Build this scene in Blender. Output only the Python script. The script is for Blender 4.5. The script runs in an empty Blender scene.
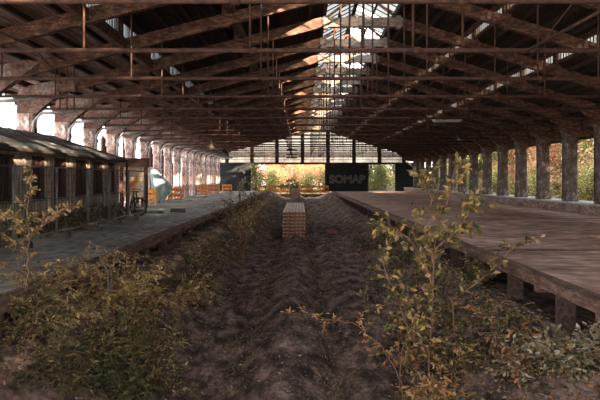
import bpy, math, random
from mathutils import Vector, Matrix, noise
R = math.radians
COL = bpy.context.scene.collection
rng = random.Random(7)

# ------------------------------------------------------------------ helpers
class MB:
    def __init__(s): s.v = []; s.f = []; s.m = []; s.mi = 0; s.sm = []; s.smooth = False
    def face(s, idx): s.f.append(tuple(idx)); s.m.append(s.mi); s.sm.append(s.smooth)
    def add(s, vs, fs):
        b = len(s.v); s.v += [tuple(v) for v in vs]
        for f in fs: s.face([b + i for i in f])
    def box(s, x0, x1, y0, y1, z0, z1, M=None):
        vs = [Vector((x, y, z)) for z in (z0, z1) for y in (y0, y1) for x in (x0, x1)]
        if M: vs = [M @ v for v in vs]
        s.add(vs, [(0,2,3,1),(4,5,7,6),(0,1,5,4),(2,6,7,3),(0,4,6,2),(1,3,7,5)])
    def beam(s, a, b, w, h, up=(0,0,1), taper=None):
        a = Vector(a); b = Vector(b); d = (b - a).normalized(); up = Vector(up)
        if abs(d.dot(up)) > .99: up = Vector((0,1,0))
        sd = d.cross(up).normalized(); u = sd.cross(d).normalized()
        h2 = taper if taper else h
        vs = []
        for p, hh in ((a, h), (b, h2)):
            for i, j in ((-1,-1),(1,-1),(1,1),(-1,1)): vs.append(p + sd*(i*w/2) + u*(j*hh/2))
        s.add(vs, [(0,1,2,3),(7,6,5,4),(0,4,5,1),(1,5,6,2),(2,6,7,3),(3,7,4,0)])
    def tube(s, pts, r, n=6, r1=None, cap=True):
        pts = [Vector(p) for p in pts]; L = len(pts); base = len(s.v)
        old = s.smooth; s.smooth = True
        prev = None
        for i, p in enumerate(pts):
            d = (pts[min(i+1, L-1)] - pts[max(i-1, 0)]).normalized()
            ref = Vector((0,0,1)) if abs(d.z) < .9 else Vector((1,0,0))
            if prev is None: a = d.cross(ref).normalized()
            else:
                a = prev - d*prev.dot(d); a = a.normalized() if a.length > 1e-5 else d.cross(ref).normalized()
            prev = a; b = d.cross(a)
            rr = r if r1 is None else r + (r1 - r)*i/max(1, L-1)
            for k in range(n):
                t = 2*math.pi*k/n; s.v.append(tuple(p + a*(rr*math.cos(t)) + b*(rr*math.sin(t))))
        for i in range(L-1):
            for k in range(n):
                k2 = (k+1) % n
                s.face((base+i*n+k, base+i*n+k2, base+(i+1)*n+k2, base+(i+1)*n+k))
        s.smooth = False
        if cap:
            s.face([base+k for k in range(n)][::-1]); s.face([base+(L-1)*n+k for k in range(n)])
        s.smooth = old
    def prism(s, prof, y0, y1):                       # profile in x,z extruded along y
        n = len(prof); b = len(s.v)
        s.v += [(x, y0, z) for x, z in prof] + [(x, y1, z) for x, z in prof]
        s.face(range(b, b+n)); s.face([b+n+i for i in range(n)][::-1])
        for i in range(n):
            j = (i+1) % n; s.face((b+j, b+i, b+n+i, b+n+j))
    def build(s, name, mats, parent=None):
        me = bpy.data.meshes.new(name); me.from_pydata(s.v, [], s.f)
        if not isinstance(mats, (list, tuple)): mats = [mats]
        for m in mats: me.materials.append(m)
        me.polygons.foreach_set('material_index', s.m)
        me.polygons.foreach_set('use_smooth', s.sm)
        me.update()
        o = bpy.data.objects.new(name, me); COL.objects.link(o)
        if parent: o.parent = parent
        return o

def tag(o, label=None, cat=None, group=None, kind=None):
    if label: o['label'] = label
    if cat: o['category'] = cat
    if group: o['group'] = group
    if kind: o['kind'] = kind
    return o
def empty(name, loc=(0,0,0), rz=0):
    o = bpy.data.objects.new(name, None); COL.objects.link(o)
    o.location = loc; o.rotation_euler = (0,0,rz); o.empty_display_size = .1
    return o
def kids(o): return [c for c in bpy.data.objects if c.parent == o]
def copy_tree(o, parent=None):
    c = o.copy(); COL.objects.link(c)
    if parent: c.parent = parent
    for ch in kids(o): copy_tree(ch, c)
    return c
ORD = ['first','second','third','fourth','fifth','sixth','seventh','eighth','ninth','tenth','eleventh','twelfth','thirteenth','fourteenth',
       'fifteenth','sixteenth','seventeenth','eighteenth','nineteenth','twentieth','twenty-first','twenty-second','twenty-third','twenty-fourth','twenty-fifth','twenty-sixth','twenty-seventh']
F = 600.0; HZ = 178.0; CZ = 1.5
def at(px, py, Y): return Vector(((px-300)*Y/F, Y, CZ + (HZ-py)*Y/F))
def lerp(a, b, t): return a + (b-a)*t

# ------------------------------------------------------------------ materials
def nmat(name, cols, scale=3.0, rough=.85, bump=.3, stretch=(1,1,1), detail=6, fine=None, bdist=.03, spec=.25, metal=0, pos=None):
    m = bpy.data.materials.new(name); m.use_nodes = True; nt = m.node_tree; N = nt.nodes; L = nt.links
    b = N['Principled BSDF']; b.inputs['Roughness'].default_value = rough; b.inputs['Metallic'].default_value = metal
    b.inputs['Specular IOR Level'].default_value = spec
    tc = N.new('ShaderNodeTexCoord'); mp = N.new('ShaderNodeMapping'); mp.inputs['Scale'].default_value = stretch
    L.new(tc.outputs['Object'], mp.inputs['Vector'])
    n1 = N.new('ShaderNodeTexNoise'); n1.inputs['Scale'].default_value = scale; n1.inputs['Detail'].default_value = detail; n1.inputs['Roughness'].default_value = .65
    L.new(mp.outputs[0], n1.inputs['Vector'])
    r = N.new('ShaderNodeValToRGB'); cr = r.color_ramp
    k = len(cols); lo, hi = .32, .68
    while len(cr.elements) < k: cr.elements.new(.5)
    for i, c in enumerate(cols):
        cr.elements[i].position = pos[i] if pos else lo + (hi-lo)*i/max(1, k-1)
        cr.elements[i].color = (*c, 1)
    L.new(n1.outputs['Fac'], r.inputs['Fac'])
    out = r.outputs['Color']
    if fine:
        n2 = N.new('ShaderNodeTexNoise'); n2.inputs['Scale'].default_value = fine; n2.inputs['Detail'].default_value = 5
        L.new(mp.outputs[0], n2.inputs['Vector'])
        r2 = N.new('ShaderNodeValToRGB'); r2.color_ramp.elements[0].position = .35; r2.color_ramp.elements[1].position = .65
        r2.color_ramp.elements[0].color = (.55,.55,.55,1); r2.color_ramp.elements[1].color = (1.25,1.25,1.25,1)
        L.new(n2.outputs['Fac'], r2.inputs['Fac'])
        mx = N.new('ShaderNodeMix'); mx.data_type = 'RGBA'; mx.blend_type = 'MULTIPLY'; mx.inputs['Factor'].default_value = 1
        L.new(out, mx.inputs['A']); L.new(r2.outputs['Color'], mx.inputs['B']); out = mx.outputs['Result']
        hsrc = n2.outputs['Fac']
    else: hsrc = n1.outputs['Fac']
    L.new(out, b.inputs['Base Color'])
    if bump:
        bp = N.new('ShaderNodeBump'); bp.inputs['Strength'].default_value = bump; bp.inputs['Distance'].default_value = bdist
        L.new(hsrc, bp.inputs['Height']); L.new(bp.outputs[0], b.inputs['Normal'])
    return m
def glassmat(name, tcol, dcol, mix, haze=0.0):
    m = bpy.data.materials.new(name); m.use_nodes = True; nt = m.node_tree; N = nt.nodes; L = nt.links
    N.remove(N['Principled BSDF']); out = N['Material Output']
    t = N.new('ShaderNodeBsdfTransparent'); t.inputs['Color'].default_value = (*tcol, 1)
    d = N.new('ShaderNodeBsdfTranslucent'); d2 = N.new('ShaderNodeBsdfDiffuse')
    nz = N.new('ShaderNodeTexNoise'); nz.inputs['Scale'].default_value = 1.3; nz.inputs['Detail'].default_value = 6
    tc = N.new('ShaderNodeTexCoord'); L.new(tc.outputs['Object'], nz.inputs['Vector'])
    rp = N.new('ShaderNodeValToRGB'); rp.color_ramp.elements[0].position = .35; rp.color_ramp.elements[1].position = .6
    rp.color_ramp.elements[0].color = (*[c*.55 for c in dcol], 1); rp.color_ramp.elements[1].color = (*dcol, 1)
    L.new(nz.outputs['Fac'], rp.inputs['Fac'])
    L.new(rp.outputs[0], d.inputs['Color']); L.new(rp.outputs[0], d2.inputs['Color'])
    m1 = N.new('ShaderNodeMixShader'); m1.inputs[0].default_value = .25
    L.new(d.outputs[0], m1.inputs[1]); L.new(d2.outputs[0], m1.inputs[2])
    m2 = N.new('ShaderNodeMixShader'); m2.inputs[0].default_value = mix
    L.new(t.outputs[0], m2.inputs[1]); L.new(m1.outputs[0], m2.inputs[2]); L.new(m2.outputs[0], out.inputs['Surface'])
    return m
def leafmat(name, c, tr=.35):
    m = bpy.data.materials.new(name); m.use_nodes = True; nt = m.node_tree; N = nt.nodes; L = nt.links
    b = N['Principled BSDF']; b.inputs['Roughness'].default_value = .6; b.inputs['Specular IOR Level'].default_value = .25
    nz = N.new('ShaderNodeTexNoise'); nz.inputs['Scale'].default_value = 9
    tc = N.new('ShaderNodeTexCoord'); L.new(tc.outputs['Object'], nz.inputs['Vector'])
    rp = N.new('ShaderNodeValToRGB'); rp.color_ramp.elements[0].position = .35; rp.color_ramp.elements[1].position = .65
    rp.color_ramp.elements[0].color = (*[x*.6 for x in c], 1); rp.color_ramp.elements[1].color = (*[min(1, x*1.25) for x in c], 1)
    L.new(nz.outputs['Fac'], rp.inputs['Fac']); L.new(rp.outputs[0], b.inputs['Base Color'])
    t = N.new('ShaderNodeBsdfTranslucent'); L.new(rp.outputs[0], t.inputs['Color'])
    mx = N.new('ShaderNodeMixShader'); mx.inputs[0].default_value = tr
    L.new(b.outputs[0], mx.inputs[1]); L.new(t.outputs[0], mx.inputs[2]); L.new(mx.outputs[0], N['Material Output'].inputs['Surface'])
    return m
M = {}
M['timber'] = nmat('timber', [(.038,.023,.018),(.10,.055,.04),(.30,.155,.10)], 5, .8, .4, (1,1,3), fine=22)
M['timber_collar'] = nmat('weathered_timber', [(.12,.095,.08),(.24,.20,.17),(.36,.30,.26)], 6, .85, .4, (.6,1,3), fine=25)
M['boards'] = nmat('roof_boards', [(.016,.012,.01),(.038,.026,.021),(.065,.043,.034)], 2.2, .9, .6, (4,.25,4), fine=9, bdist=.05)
M['purlin'] = nmat('purlin_timber', [(.026,.017,.014),(.055,.034,.026)], 4, .85, .3, (3,.4,3))
M['iron'] = nmat('rusty_iron', [(.025,.014,.013),(.063,.031,.023),(.099,.045,.031)], 7, .75, .2, spec=.35)
M['darkiron'] = nmat('dark_iron', [(.02,.018,.018),(.045,.035,.03)], 7, .7, .1)
M['platform'] = nmat('platform_concrete', [(.30,.185,.16),(.62,.42,.365),(.80,.63,.575)], .55, .85, .08, (.7,1.1,1), 9, fine=3.2)
M['platform_left'] = nmat('platform_concrete_grey', [(.20,.20,.195),(.36,.36,.345),(.52,.50,.475)], .6, .85, .25, (1.5,.7,1), 9, fine=3.5)
M['edge'] = nmat('edge_beam', [(.07,.042,.035),(.17,.105,.085),(.30,.21,.175)], 3, .85, .5, (3,.6,3), fine=14)
M['post'] = nmat('old_post', [(.06,.04,.033),(.13,.085,.07)], 5, .85, .5, (1,1,1), fine=18)
M['curb'] = nmat('ledge_concrete', [(.156,.111,.098),(.312,.234,.208),(.442,.351,.325)], 1.5, .85, .3, (1,.6,2), fine=8)
M['ledge_top'] = nmat('ledge_top', [(.35,.36,.37),(.55,.57,.58)], 1.5, .85, .3, fine=8)
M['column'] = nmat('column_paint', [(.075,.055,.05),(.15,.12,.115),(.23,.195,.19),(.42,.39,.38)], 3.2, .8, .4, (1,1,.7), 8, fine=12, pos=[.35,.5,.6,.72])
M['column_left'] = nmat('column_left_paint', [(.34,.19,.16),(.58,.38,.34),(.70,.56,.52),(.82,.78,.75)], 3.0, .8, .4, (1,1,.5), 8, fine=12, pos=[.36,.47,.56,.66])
M['pipe'] = nmat('downpipe_paint', [(.10,.12,.12),(.2,.22,.22)], 4, .6, .1)
M['wallpl'] = nmat('old_plaster', [(.150,.090,.075),(.330,.210,.180),(.510,.390,.360)], 1.2, .9, .4, (1,1,1), 8, fine=7)
M['shed'] = nmat('shed_boards', [(.18,.155,.135),(.38,.33,.28),(.56,.50,.44)], 2.3, .85, .5, (.6,3.5,.45), 8, fine=10)
M['shedroof'] = nmat('shed_roof_felt', [(.022,.026,.03),(.06,.068,.075),(.33,.38,.39)], 1.9, .55, .5, (1.8,.5,1), 8, fine=10, spec=.5, pos=[.35,.55,.72])
M['window_dark'] = nmat('window_dark', [(.010,.009,.009),(.022,.02,.018)], 3, .35, 0, spec=.4)
M['dirt'] = nmat('trackbed_dirt', [(.022,.018,.017),(.095,.064,.054),(.23,.155,.13),(.40,.30,.26)], 2.6, .95, .7, (1.2,.55,.6), 12, fine=14, bdist=.03, pos=[.36,.47,.57,.72])
M['lit_boards'] = nmat('lit_roof_boards', [(.12,.07,.055),(.25,.16,.13),(.42,.33,.29)], 2.0, .8, .6, (4,.3,4), fine=9)  # roof boards lightened: daylight on the left underside put into the colour
M['haunch'] = nmat('haunch_paint', [(.12,.07,.06),(.24,.15,.125),(.33,.30,.28)], 1.8, .8, .4, fine=12)
M['bounce_ground'] = nmat('pale_bounce_ground', [(.42,.38,.35),(.62,.57,.53)], .5, .9, .2, fine=4)  # left ground made pale to bounce light onto columns and roof
M['ground'] = nmat('outside_ground', [(.09,.085,.04),(.19,.15,.07),(.28,.2,.11)], .5, .95, .4, fine=4)
M['gravel'] = nmat('gravel', [(.05,.04,.036),(.12,.10,.09),(.22,.19,.17)], 2.5, .9, .3)
M['stone'] = nmat('pale_stone', [(.16,.14,.13),(.34,.31,.29)], 3, .9, .4, fine=12)
M['brick'] = nmat('brick_fragment', [(.2,.07,.045),(.33,.13,.09)], 5, .9, .4)
M['plank'] = nmat('grey_plank', [(.05,.04,.036),(.12,.1,.09)], 5, .85, .5, (1,4,1))
M['sheet'] = nmat('pale_sheet', [(.3,.31,.3),(.5,.5,.48)], 2, .8, .2)
M['pallet'] = nmat('pallet_wood', [(.17,.075,.045),(.32,.15,.09),(.44,.24,.155)], 4, .85, .3, (1,1,1), fine=14)
M['pallet_top_lit'] = nmat('pallet_wood_lit_top', [(.66,.56,.50),(.85,.76,.70)], 4, .85, .3, fine=14)  # deck boards brightened with the lantern light falling on the stacks
M['orange'] = nmat('orange_paint', [(.65,.22,.04),(.95,.38,.07)], 5, .6, .1, fine=12)
M['cblock'] = nmat('pink_block', [(.35,.18,.14),(.6,.36,.29)], 3, .9, .3)
M['board'] = nmat('dark_board', [(.012,.017,.019),(.026,.032,.033)], 1.6, .8, .1, fine=9)
M['chalk'] = nmat('grey_spray', [(.16,.17,.17),(.30,.31,.30)], 6, .9, 0)
M['tarp'] = nmat('teal_tarp', [(.200,.340,.350),(.400,.600,.600),(.660,.860,.840)], 1.6, .7, .5, (1,1,.4))
M['canopy'] = nmat('canopy_wood', [(.04,.022,.018),(.09,.045,.035)], 4, .8, .3)
M['rubber'] = nmat('rubber', [(.012,.012,.012),(.03,.03,.03)], 5, .7, .1)
M['steel'] = nmat('galvanised', [(.117,.117,.111),(.221,.221,.215)], 6, .5, .1, metal=.3)
M['bark'] = nmat('bark', [(.120,.068,.045),(.255,.150,.105)], 14, .9, .5)
M['bark_grey'] = nmat('bark_grey', [(.11,.09,.075),(.22,.18,.15)], 14, .9, .5)
M['tube'] = nmat('lamp_casing', [(.25,.25,.24),(.4,.4,.38)], 3, .5, 0)
M['panelgraf'] = nmat('sprayed_wall', [(.75,.30,.08),(.90,.58,.26),(.9,.82,.7),(.3,.12,.06)], 1.7, .85, .1, (1,1.1,.7), 3, pos=[.38,.47,.54,.68])  # spray colours brightened for the sun falling on this screen
M['lattice'] = nmat('lattice_timber', [(.10,.045,.03),(.2,.10,.065)], 5, .8, .3, (1,1,2))
M['roofglass'] = glassmat('wired_roof_glass', (.20,.23,.235), (.06,.066,.066), .5)
M['stripglass'] = glassmat('corrugated_sheet', (.13,.15,.155), (.10,.108,.108), .5)
M['gableglass'] = glassmat('gable_glass', (.30,.28,.24), (.46,.43,.36), .78)
LF = {'olive': leafmat('leaf_olive', (.20,.175,.075)), 'tan': leafmat('leaf_tan', (.42,.31,.18)), 'gold': leafmat('leaf_gold', (.50,.34,.13)),
      'dark': leafmat('leaf_dark', (.07,.075,.04)), 'orange': leafmat('leaf_orange', (.52,.24,.11)), 'pale': leafmat('leaf_pale', (.40,.38,.31), .15),
      'green': leafmat('leaf_green', (.17,.20,.06)), 'peach': leafmat('leaf_peach', (.58,.36,.26)), 'yellow': leafmat('leaf_yellow', (.55,.48,.20))}

# ------------------------------------------------------------------ dimensions (metres)
BAY = 3.05
YK = [BAY*(k+.55) for k in range(1, 22)]
YEND = 69.0; YROOF0 = -8.0
XL, XR = -9.1, 12.4
EDGE = 3.65

# ------------------------------------------------------------------ setting: ground and platforms
def gz(x, y):
    # trackbed cross profile
    z = -1.36
    z += .26*math.exp(-((x+.2)/.42)**2)
    z -= .13*math.exp(-((x-.62)/.24)**2) + .05*math.exp(-((x+1.15)/.3)**2)
    bl = 1.55 + .25*noise.noise(Vector((y*.16, 3.1, 0))); br = 1.75 + .28*noise.noise(Vector((y*.16, 9.3, 0)))
    if x > br: t = min(1, (x-br)/1.9); z += .74*(t*t*(3-2*t))
    if x < -bl: t = min(1, (-bl-x)/2.0); z += .86*(t*t*(3-2*t))
    if y > 48: t = min(1, (y-48)/14); z += (1-min(1, abs(x)/14))*.72*t*t*(3-2*t)
    mound = .42*math.exp(-((x-2.1)/.75)**2 - ((y-50)/3.2)**2)
    z += mound
    z += .02*noise.noise(Vector((x*.9, y*.12, 0))) + .008*noise.noise(Vector((x*1.9, y*.9, 5))) + (.02*noise.noise(Vector((x*5, y*5, 2))) if y < 16 else 0)
    return z
g = MB(); g.smooth = True
xs = [-4.9 + i*.0613 for i in range(161)]
ys = []; y = -7.0
while y < 70.6:
    ys.append(y); y += .07 if 5 < y < 16 else (.2 if y < 35 else .45)
for yy in ys:
    for xx in xs: g.v.append((xx, yy, gz(xx, yy)))
nx = len(xs)
for j in range(len(ys)-1):
    for i in range(nx-1): g.face((j*nx+i, j*nx+i+1, (j+1)*nx+i+1, (j+1)*nx+i))
tag(g.build('floor_trackbed', M['dirt']), kind='structure')
def outside(name, x0, x1, y0, y1, z, mat='ground'):
    b = MB(); b.box(x0, x1, y0, y1, z-1.5, z); tag(b.build(name, M[mat]), kind='structure')
outside('floor_outside_right', 13.6, 60, -40, 69.4, -.15)
outside('floor_outside_left', -60, -10.6, -40, 69.4, -.15, 'bounce_ground')
outside('floor_outside_far', -60, 60, 69.6, 160, -.35)
outside('floor_outside_near', -60, 60, -60, -40.2, -.15)

def platform(sgn, name, mat, xout):
    b = MB(); x0, x1 = sorted((sgn*EDGE, sgn*xout))
    b.box(x0, x1, YROOF0, 69.3, -.13, 0)
    o = tag(b.build(name, mat), kind='structure')
    e = MB(); a0, a1 = sorted((sgn*(EDGE-.03), sgn*(EDGE+.20)))
    yy = YROOF0
    while yy < 69.2:
        y2 = min(69.3, yy + 4.6); e.box(a0, a1, yy+.008, y2-.008, -.15+.01*math.sin(yy), .012+.006*math.sin(yy*3)); yy = y2
    e.build('edge_beam', M['edge'], o)
    yy = 4.55; n = 0
    jm = pm = None
    while yy < 68:
        if jm is None:
            j = MB(); c0, c1 = sorted((sgn*(EDGE+.10), sgn*(EDGE+1.6))); j.box(c0, c1, -.07, .07, -.31, -.15)
            jo = jm = j.build('joist', M['edge'], o)
        else: jo = jm.copy(); COL.objects.link(jo); jo.parent = o
        jo.location = (0, yy, 0)
        if n % 2 == 0:
            if pm is None:
                j = MB(); c0, c1 = sorted((sgn*(EDGE+.03), sgn*(EDGE+.24))); j.box(c0, c1, -.1, .1, -1.3, -.15)
                po = pm = j.build('support_post', M['post'], o)
            else: po = pm.copy(); COL.objects.link(po); po.parent = o
            po.location = (0, yy, 0)
        yy += 1.0; n += 1
    w = MB(); c0, c1 = sorted((sgn*4.75, sgn*4.95)); w.box(c0, c1, YROOF0, 69.3, -1.9, -.13)
    w.build('retaining_wall', M['plank'], o)
    return o
platform(1, 'floor_platform_right', M['platform'], 13.6)
platform(-1, 'floor_platform_left', M['platform_left'], 10.6)
b = MB(); b.box(11.95, 13.4, -6.9, 69.2, .0, .37); lg = tag(b.build('trim_ledge_right', M['curb']), kind='structure')
b = MB(); b.box(11.9, 13.45, -6.9, 69.2, .37, .43); b.build('coping', M['ledge_top'], lg)
# seam strips set in the right platform (dark joints filled with dirt)
b = MB()
for yv in (12.35, 22.0, 33, 46): 
    pts = 24
    for i in range(pts):
        xa = 3.9 + i*(8.0/pts); xb = xa + 8.0/pts
        za = .05*noise.noise(Vector((xa, yv, 0))); zb = .05*noise.noise(Vector((xb, yv, 0)))
        b.add([(xa, yv+za, .004),(xb, yv+zb, .004),(xb, yv+zb+.18+.14*noise.noise(Vector((xb*.7, yv, 7))), .004),(xa, yv+za+.18+.14*noise.noise(Vector((xa*.7, yv, 7))), .004)], [(0,1,2,3)])
tag(b.build('trim_platform_joints', M['dirt']), kind='structure')

# ------------------------------------------------------------------ roof
RP = {  # underside polylines (x, z)
 'left_outer': [(-11.0,4.62),(-5.1,5.45)], 'left_middle': [(-5.12,5.98),(-2.1,6.45)], 'left_inner': [(-2.12,6.80),(.83,7.12)],
 'right_inner': [(3.28,7.12),(5.84,6.62)], 'right_middle': [(5.82,6.12),(8.56,5.82)], 'right_outer': [(8.54,5.30),(14.2,3.42)]}
for nm, ((xa, za), (xb, zb)) in RP.items():
    b = MB()
    L = math.hypot(xb-xa, zb-za); n = max(2, int(L/.22))
    # lapped boards running along the hall
    for i in range(n):
        t0, t1 = i/n, (i+1)/n
        p0 = (lerp(xa,xb,t0), lerp(za,zb,t0) + .012*(i % 2)); p1 = (lerp(xa,xb,t1)-.012, lerp(za,zb,t1) + .012*(i % 2))
        b.prism([p0, p1, (p1[0], p1[1]+.05), (p0[0], p0[1]+.05)], YROOF0, YEND+.9)
    b.prism([(xa, za+.075),(xb, zb+.075),(xb, zb+.1),(xa, za+.1)], YROOF0, YEND+.9)
    o = tag(b.build('ceiling_'+nm, M['lit_boards' if nm == 'left_outer' else 'boards']), kind='structure')
    n = max(2, int(L/.75))
    for i in range(n):
        t = (i+.5)/n; p = MB(); x = lerp(xa,xb,t); z = lerp(za,zb,t)
        p.box(x-.045, x+.045, YROOF0, YEND, z-.13, z); p.build('purlin', M['purlin'], o)
# clerestory strips
for i, (x, z0, z1) in enumerate([(-5.1,5.5,6.03),(-2.1,6.5,6.85),(5.83,6.17,6.67),(8.55,5.35,5.87)]):
    b = MB(); y = YROOF0; sg = -1 if x < 0 else 1
    while y < YEND:
        b.add([(x, y, z0),(x, y+.09, z0),(x, y+.09, z1),(x, y, z1)], [(0,1,2,3)])
        b.add([(x, y+.09, z0),(x+.03*sg, y+.12, z0),(x+.03*sg, y+.12, z1),(x, y+.09, z1)], [(0,1,2,3)])
        b.add([(x+.03*sg, y+.12, z0),(x, y+.16, z0),(x, y+.16, z1),(x+.03*sg, y+.12, z1)], [(0,1,2,3)])
        y += .16
    w = tag(b.build('window_%d' % (i+1), M['stripglass']), kind='structure')
    f = MB()
    f.box(x-.04, x+.04, YROOF0, YEND, z0-.06, z0+.02); f.box(x-.04, x+.04, YROOF0, YEND, z1-(.22 if x > 0 else .02), z1+.06)
    f.build('window_frame', M['timber'], w)
    s = MB(); y = YROOF0
    while y < YEND: s.box(x-.004-.02*sg, x+.004-.02*sg, y, y+.06, z0, z1); y += .2
    s.build('slats', M['purlin'], w)
    if x > 0: continue
    lb = MB(); zz = z0-.22; lb.box(x-.1-.14*sg, x+.1-.14*sg, YROOF0, YEND, zz-.17, zz+.13)
    lb.build('longitudinal_beam', M['timber'], w)
# glazed ridge lantern
RX = 2.05
for i, (xa, xb) in enumerate([(.83, RX), (3.28, RX)]):
    b = MB(); y = YROOF0; k = 0
    while y < YEND:
        miss = rng.random() < (.34 if xa > 2 else .02)
        if not miss: b.add([(xa, y, 7.2),(xb, y, 7.85),(xb, y+.61, 7.85),(xa, y+.61, 7.2)], [(0,1,2,3)])
        y += .61
    w = tag(b.build('window_%d' % (5+i), M['roofglass']), kind='structure')
    f = MB(); y = YROOF0
    while y < YEND+.1: f.beam((xa, y, 7.19), (xb, y, 7.84), .025, .035); y += .61
    f.box(xa-.06, xa+.06, YROOF0, YEND, 7.0, 7.2)
    mx, mz = (xa+xb)/2, 7.5; f.box(mx-.03, mx+.03, YROOF0, YEND, mz-.04, mz+.03)
    if i == 0: f.box(xb-.06, xb+.06, YROOF0, YEND, 7.78, 7.92)
    f.build('glazing_bars', M['purlin'], w)

# ------------------------------------------------------------------ trusses
def rl(x): return 6.7 + (x-.83)*.253        # left rafter centre line
def rr(x): return 6.7 - (x-3.28)*.3125      # right rafter centre line
def make_truss():
    t = empty('roof_truss')
    def P(name, mat, fn): b = MB(); fn(b); return b.build(name, mat, t)
    P('rafter', M['timber'], lambda b: b.beam((-9.5,0,rl(-9.5)), (.95,0,6.72), .18, .34))
    P('rafter', M['timber'], lambda b: b.beam((12.9,0,rr(12.9)), (3.15,0,6.72), .18, .32))
    P('collar_beam', M['timber_collar'], lambda b: (b.box(.75, 3.4, -.11, .11, 6.52, 6.82),
        b.box(1.95, 2.15, -.13, .13, 6.47, 6.87), b.box(.78, .92, -.13, .13, 6.46, 6.88), b.box(3.2, 3.34, -.13, .13, 6.46, 6.88)))
    P('tie_rod', M['iron'], lambda b: (b.tube([(-9.2,0,3.8),(12.5,0,3.8)], .045, 8),
        [b.tube([(x,0,3.8),(x+.12,0,3.8)], .065, 8) for x in (-4.6,-.9,2.05,5.5,9.2)]))
    for x in (-8.3,-6.9,-3.9,-.9,5.5,6.9,10.1):
        zt = rl(x) if x < 1 else rr(x)
        P('hanging_rod', M['iron'], lambda b: b.tube([(x,0,3.8),(x,0,zt-.1)], .022, 6))
    for x in (1.15,2.05,2.95): P('hanging_rod', M['iron'], lambda b: b.tube([(x,0.05,3.8),(x,0.05,6.55)], .026, 6))
    for x, zt in ((-5.1,6.0),(-2.1,6.8),(5.83,6.6),(8.55,5.85)):
        zb = (rl(x) if x < 1 else rr(x)) - .2
        P('post', M['timber'], lambda b: b.box(x-.1, x+.1, -.09, .09, zb, zt))
    P('lantern_rafter', M['timber'], lambda b: b.beam((.83,0,6.8),(2.05,0,7.72), .06, .08))
    P('lantern_rafter', M['timber'], lambda b: b.beam((3.28,0,6.8),(2.05,0,7.72), .06, .08))
    P('haunch', M['haunch'], lambda b: b.prism([(-9.4,3.55),(-8.8,3.55),(-8.5,3.85),(-7.3,4.72),(-7.6,4.82),(-9.3,4.5)], -.14, .14))
    P('haunch', M['timber'], lambda b: b.prism([(12.6,3.3),(12.0,3.3),(11.6,3.45),(10.6,4.25),(12.6,3.75)], -.14, .14))
    return t
T0 = make_truss(); trusses = []
for i, yv in enumerate(YK):
    o = T0 if i == 0 else copy_tree(T0)
    o.location = (0, yv, 0)
    tag(o, 'timber roof truss with iron tie rod, %s from the camera' % ORD[i] if i < 20 else 'timber roof truss with iron tie rod just before the glazed end gable', 'roof truss', 'timber roof trusses')
    trusses.append(o)

# loose diagonal wind-brace rods
def rod(name, a, b_, r, label, mat='iron'):
    b = MB(); b.tube([a, b_], r, 6); tag(b.build(name, M[mat]), label, 'rod')
rod('bracing_rod', at(523,53,YK[2]-.1), at(612,5,YK[1]+.9), .025, 'thin rusty diagonal rod rising to the top right corner above the right platform')
rod('bracing_rod', at(520,70,YK[2]+.1), at(575,0,YK[1]+.9), .012, 'fine wire rising steeply just under the diagonal rod at upper right')
rod('bracing_rod', at(-6,30,YK[2]-.3), at(65,60,YK[3]), .03, 'dark diagonal rod sloping down from the upper left corner')
rod('bracing_rod', at(22,36,YK[3]-.3), at(62,78,YK[4]), .012, 'fine wire sloping down below the diagonal rod at upper left')

# hanging hook block at the left rod (junction box with rods)
def hanging_lamp(p, rodtop, label):
    t = empty('hanging_lamp', p)
    b = MB(); b.tube([(0,0,.18),(0,0,.30)], .05, 8); b.tube([(0,0,.18),(0,0,-.1)], .09, 10, .24); b.build('lamp_shade', M['darkiron'], t)
    b = MB(); b.tube([(0,0,.3),(0,0,rodtop-p[2])], .015, 6); b.build('suspension_rod', M['iron'], t)
    b = MB(); b.tube([(0,0,-.1),(0,0,-.16)], .09, 8, .05); b.build('bulb', M['sheet'], t)
    tag(t, label, 'lamp', 'lamps hanging under the roof')
hanging_lamp(at(459,137,29.0), 4.4, 'dark hanging lamp above the right platform, under the tie rods')
hanging_lamp(at(211,147,34.0), 4.7, 'dark hanging lamp above the left platform, nearer of the left pair')
hanging_lamp(at(224,152,42.0), 4.7, 'dark hanging lamp above the left platform, farther of the left pair')
t = empty('strip_light', at(447,121,24.5))
b = MB(); b.box(-.6,.6,-.06,.06,0,.06); b.build('casing', M['tube'], t)
b = MB(); b.tube([(-.55,0,-.03),(.55,0,-.03)], .02, 8); b.build('tube', M['sheet'], t)
for x in (-.4,.4): b = MB(); b.tube([(x,0,.06),(x,0,2.0)], .01, 6); b.build('suspension_rod', M['iron'], t)
tag(t, 'pale strip light hanging level over the right platform', 'lamp')
# box with rods at upper left
t = empty('junction_box', at(67,88,YK[4]))
b = MB(); b.box(-.27,.27,-.1,.1,-.1,.1); b.build('box_body', M['edge'], t)
for x in (-.2,0,.2):
    b = MB(); b.tube([(x,0,-.62),(x,0,.95)], .02, 6); b.build('rod', M['iron'], t)
tag(t, 'rusty box on three vertical rods hanging at upper left over the shed', 'box')

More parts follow.
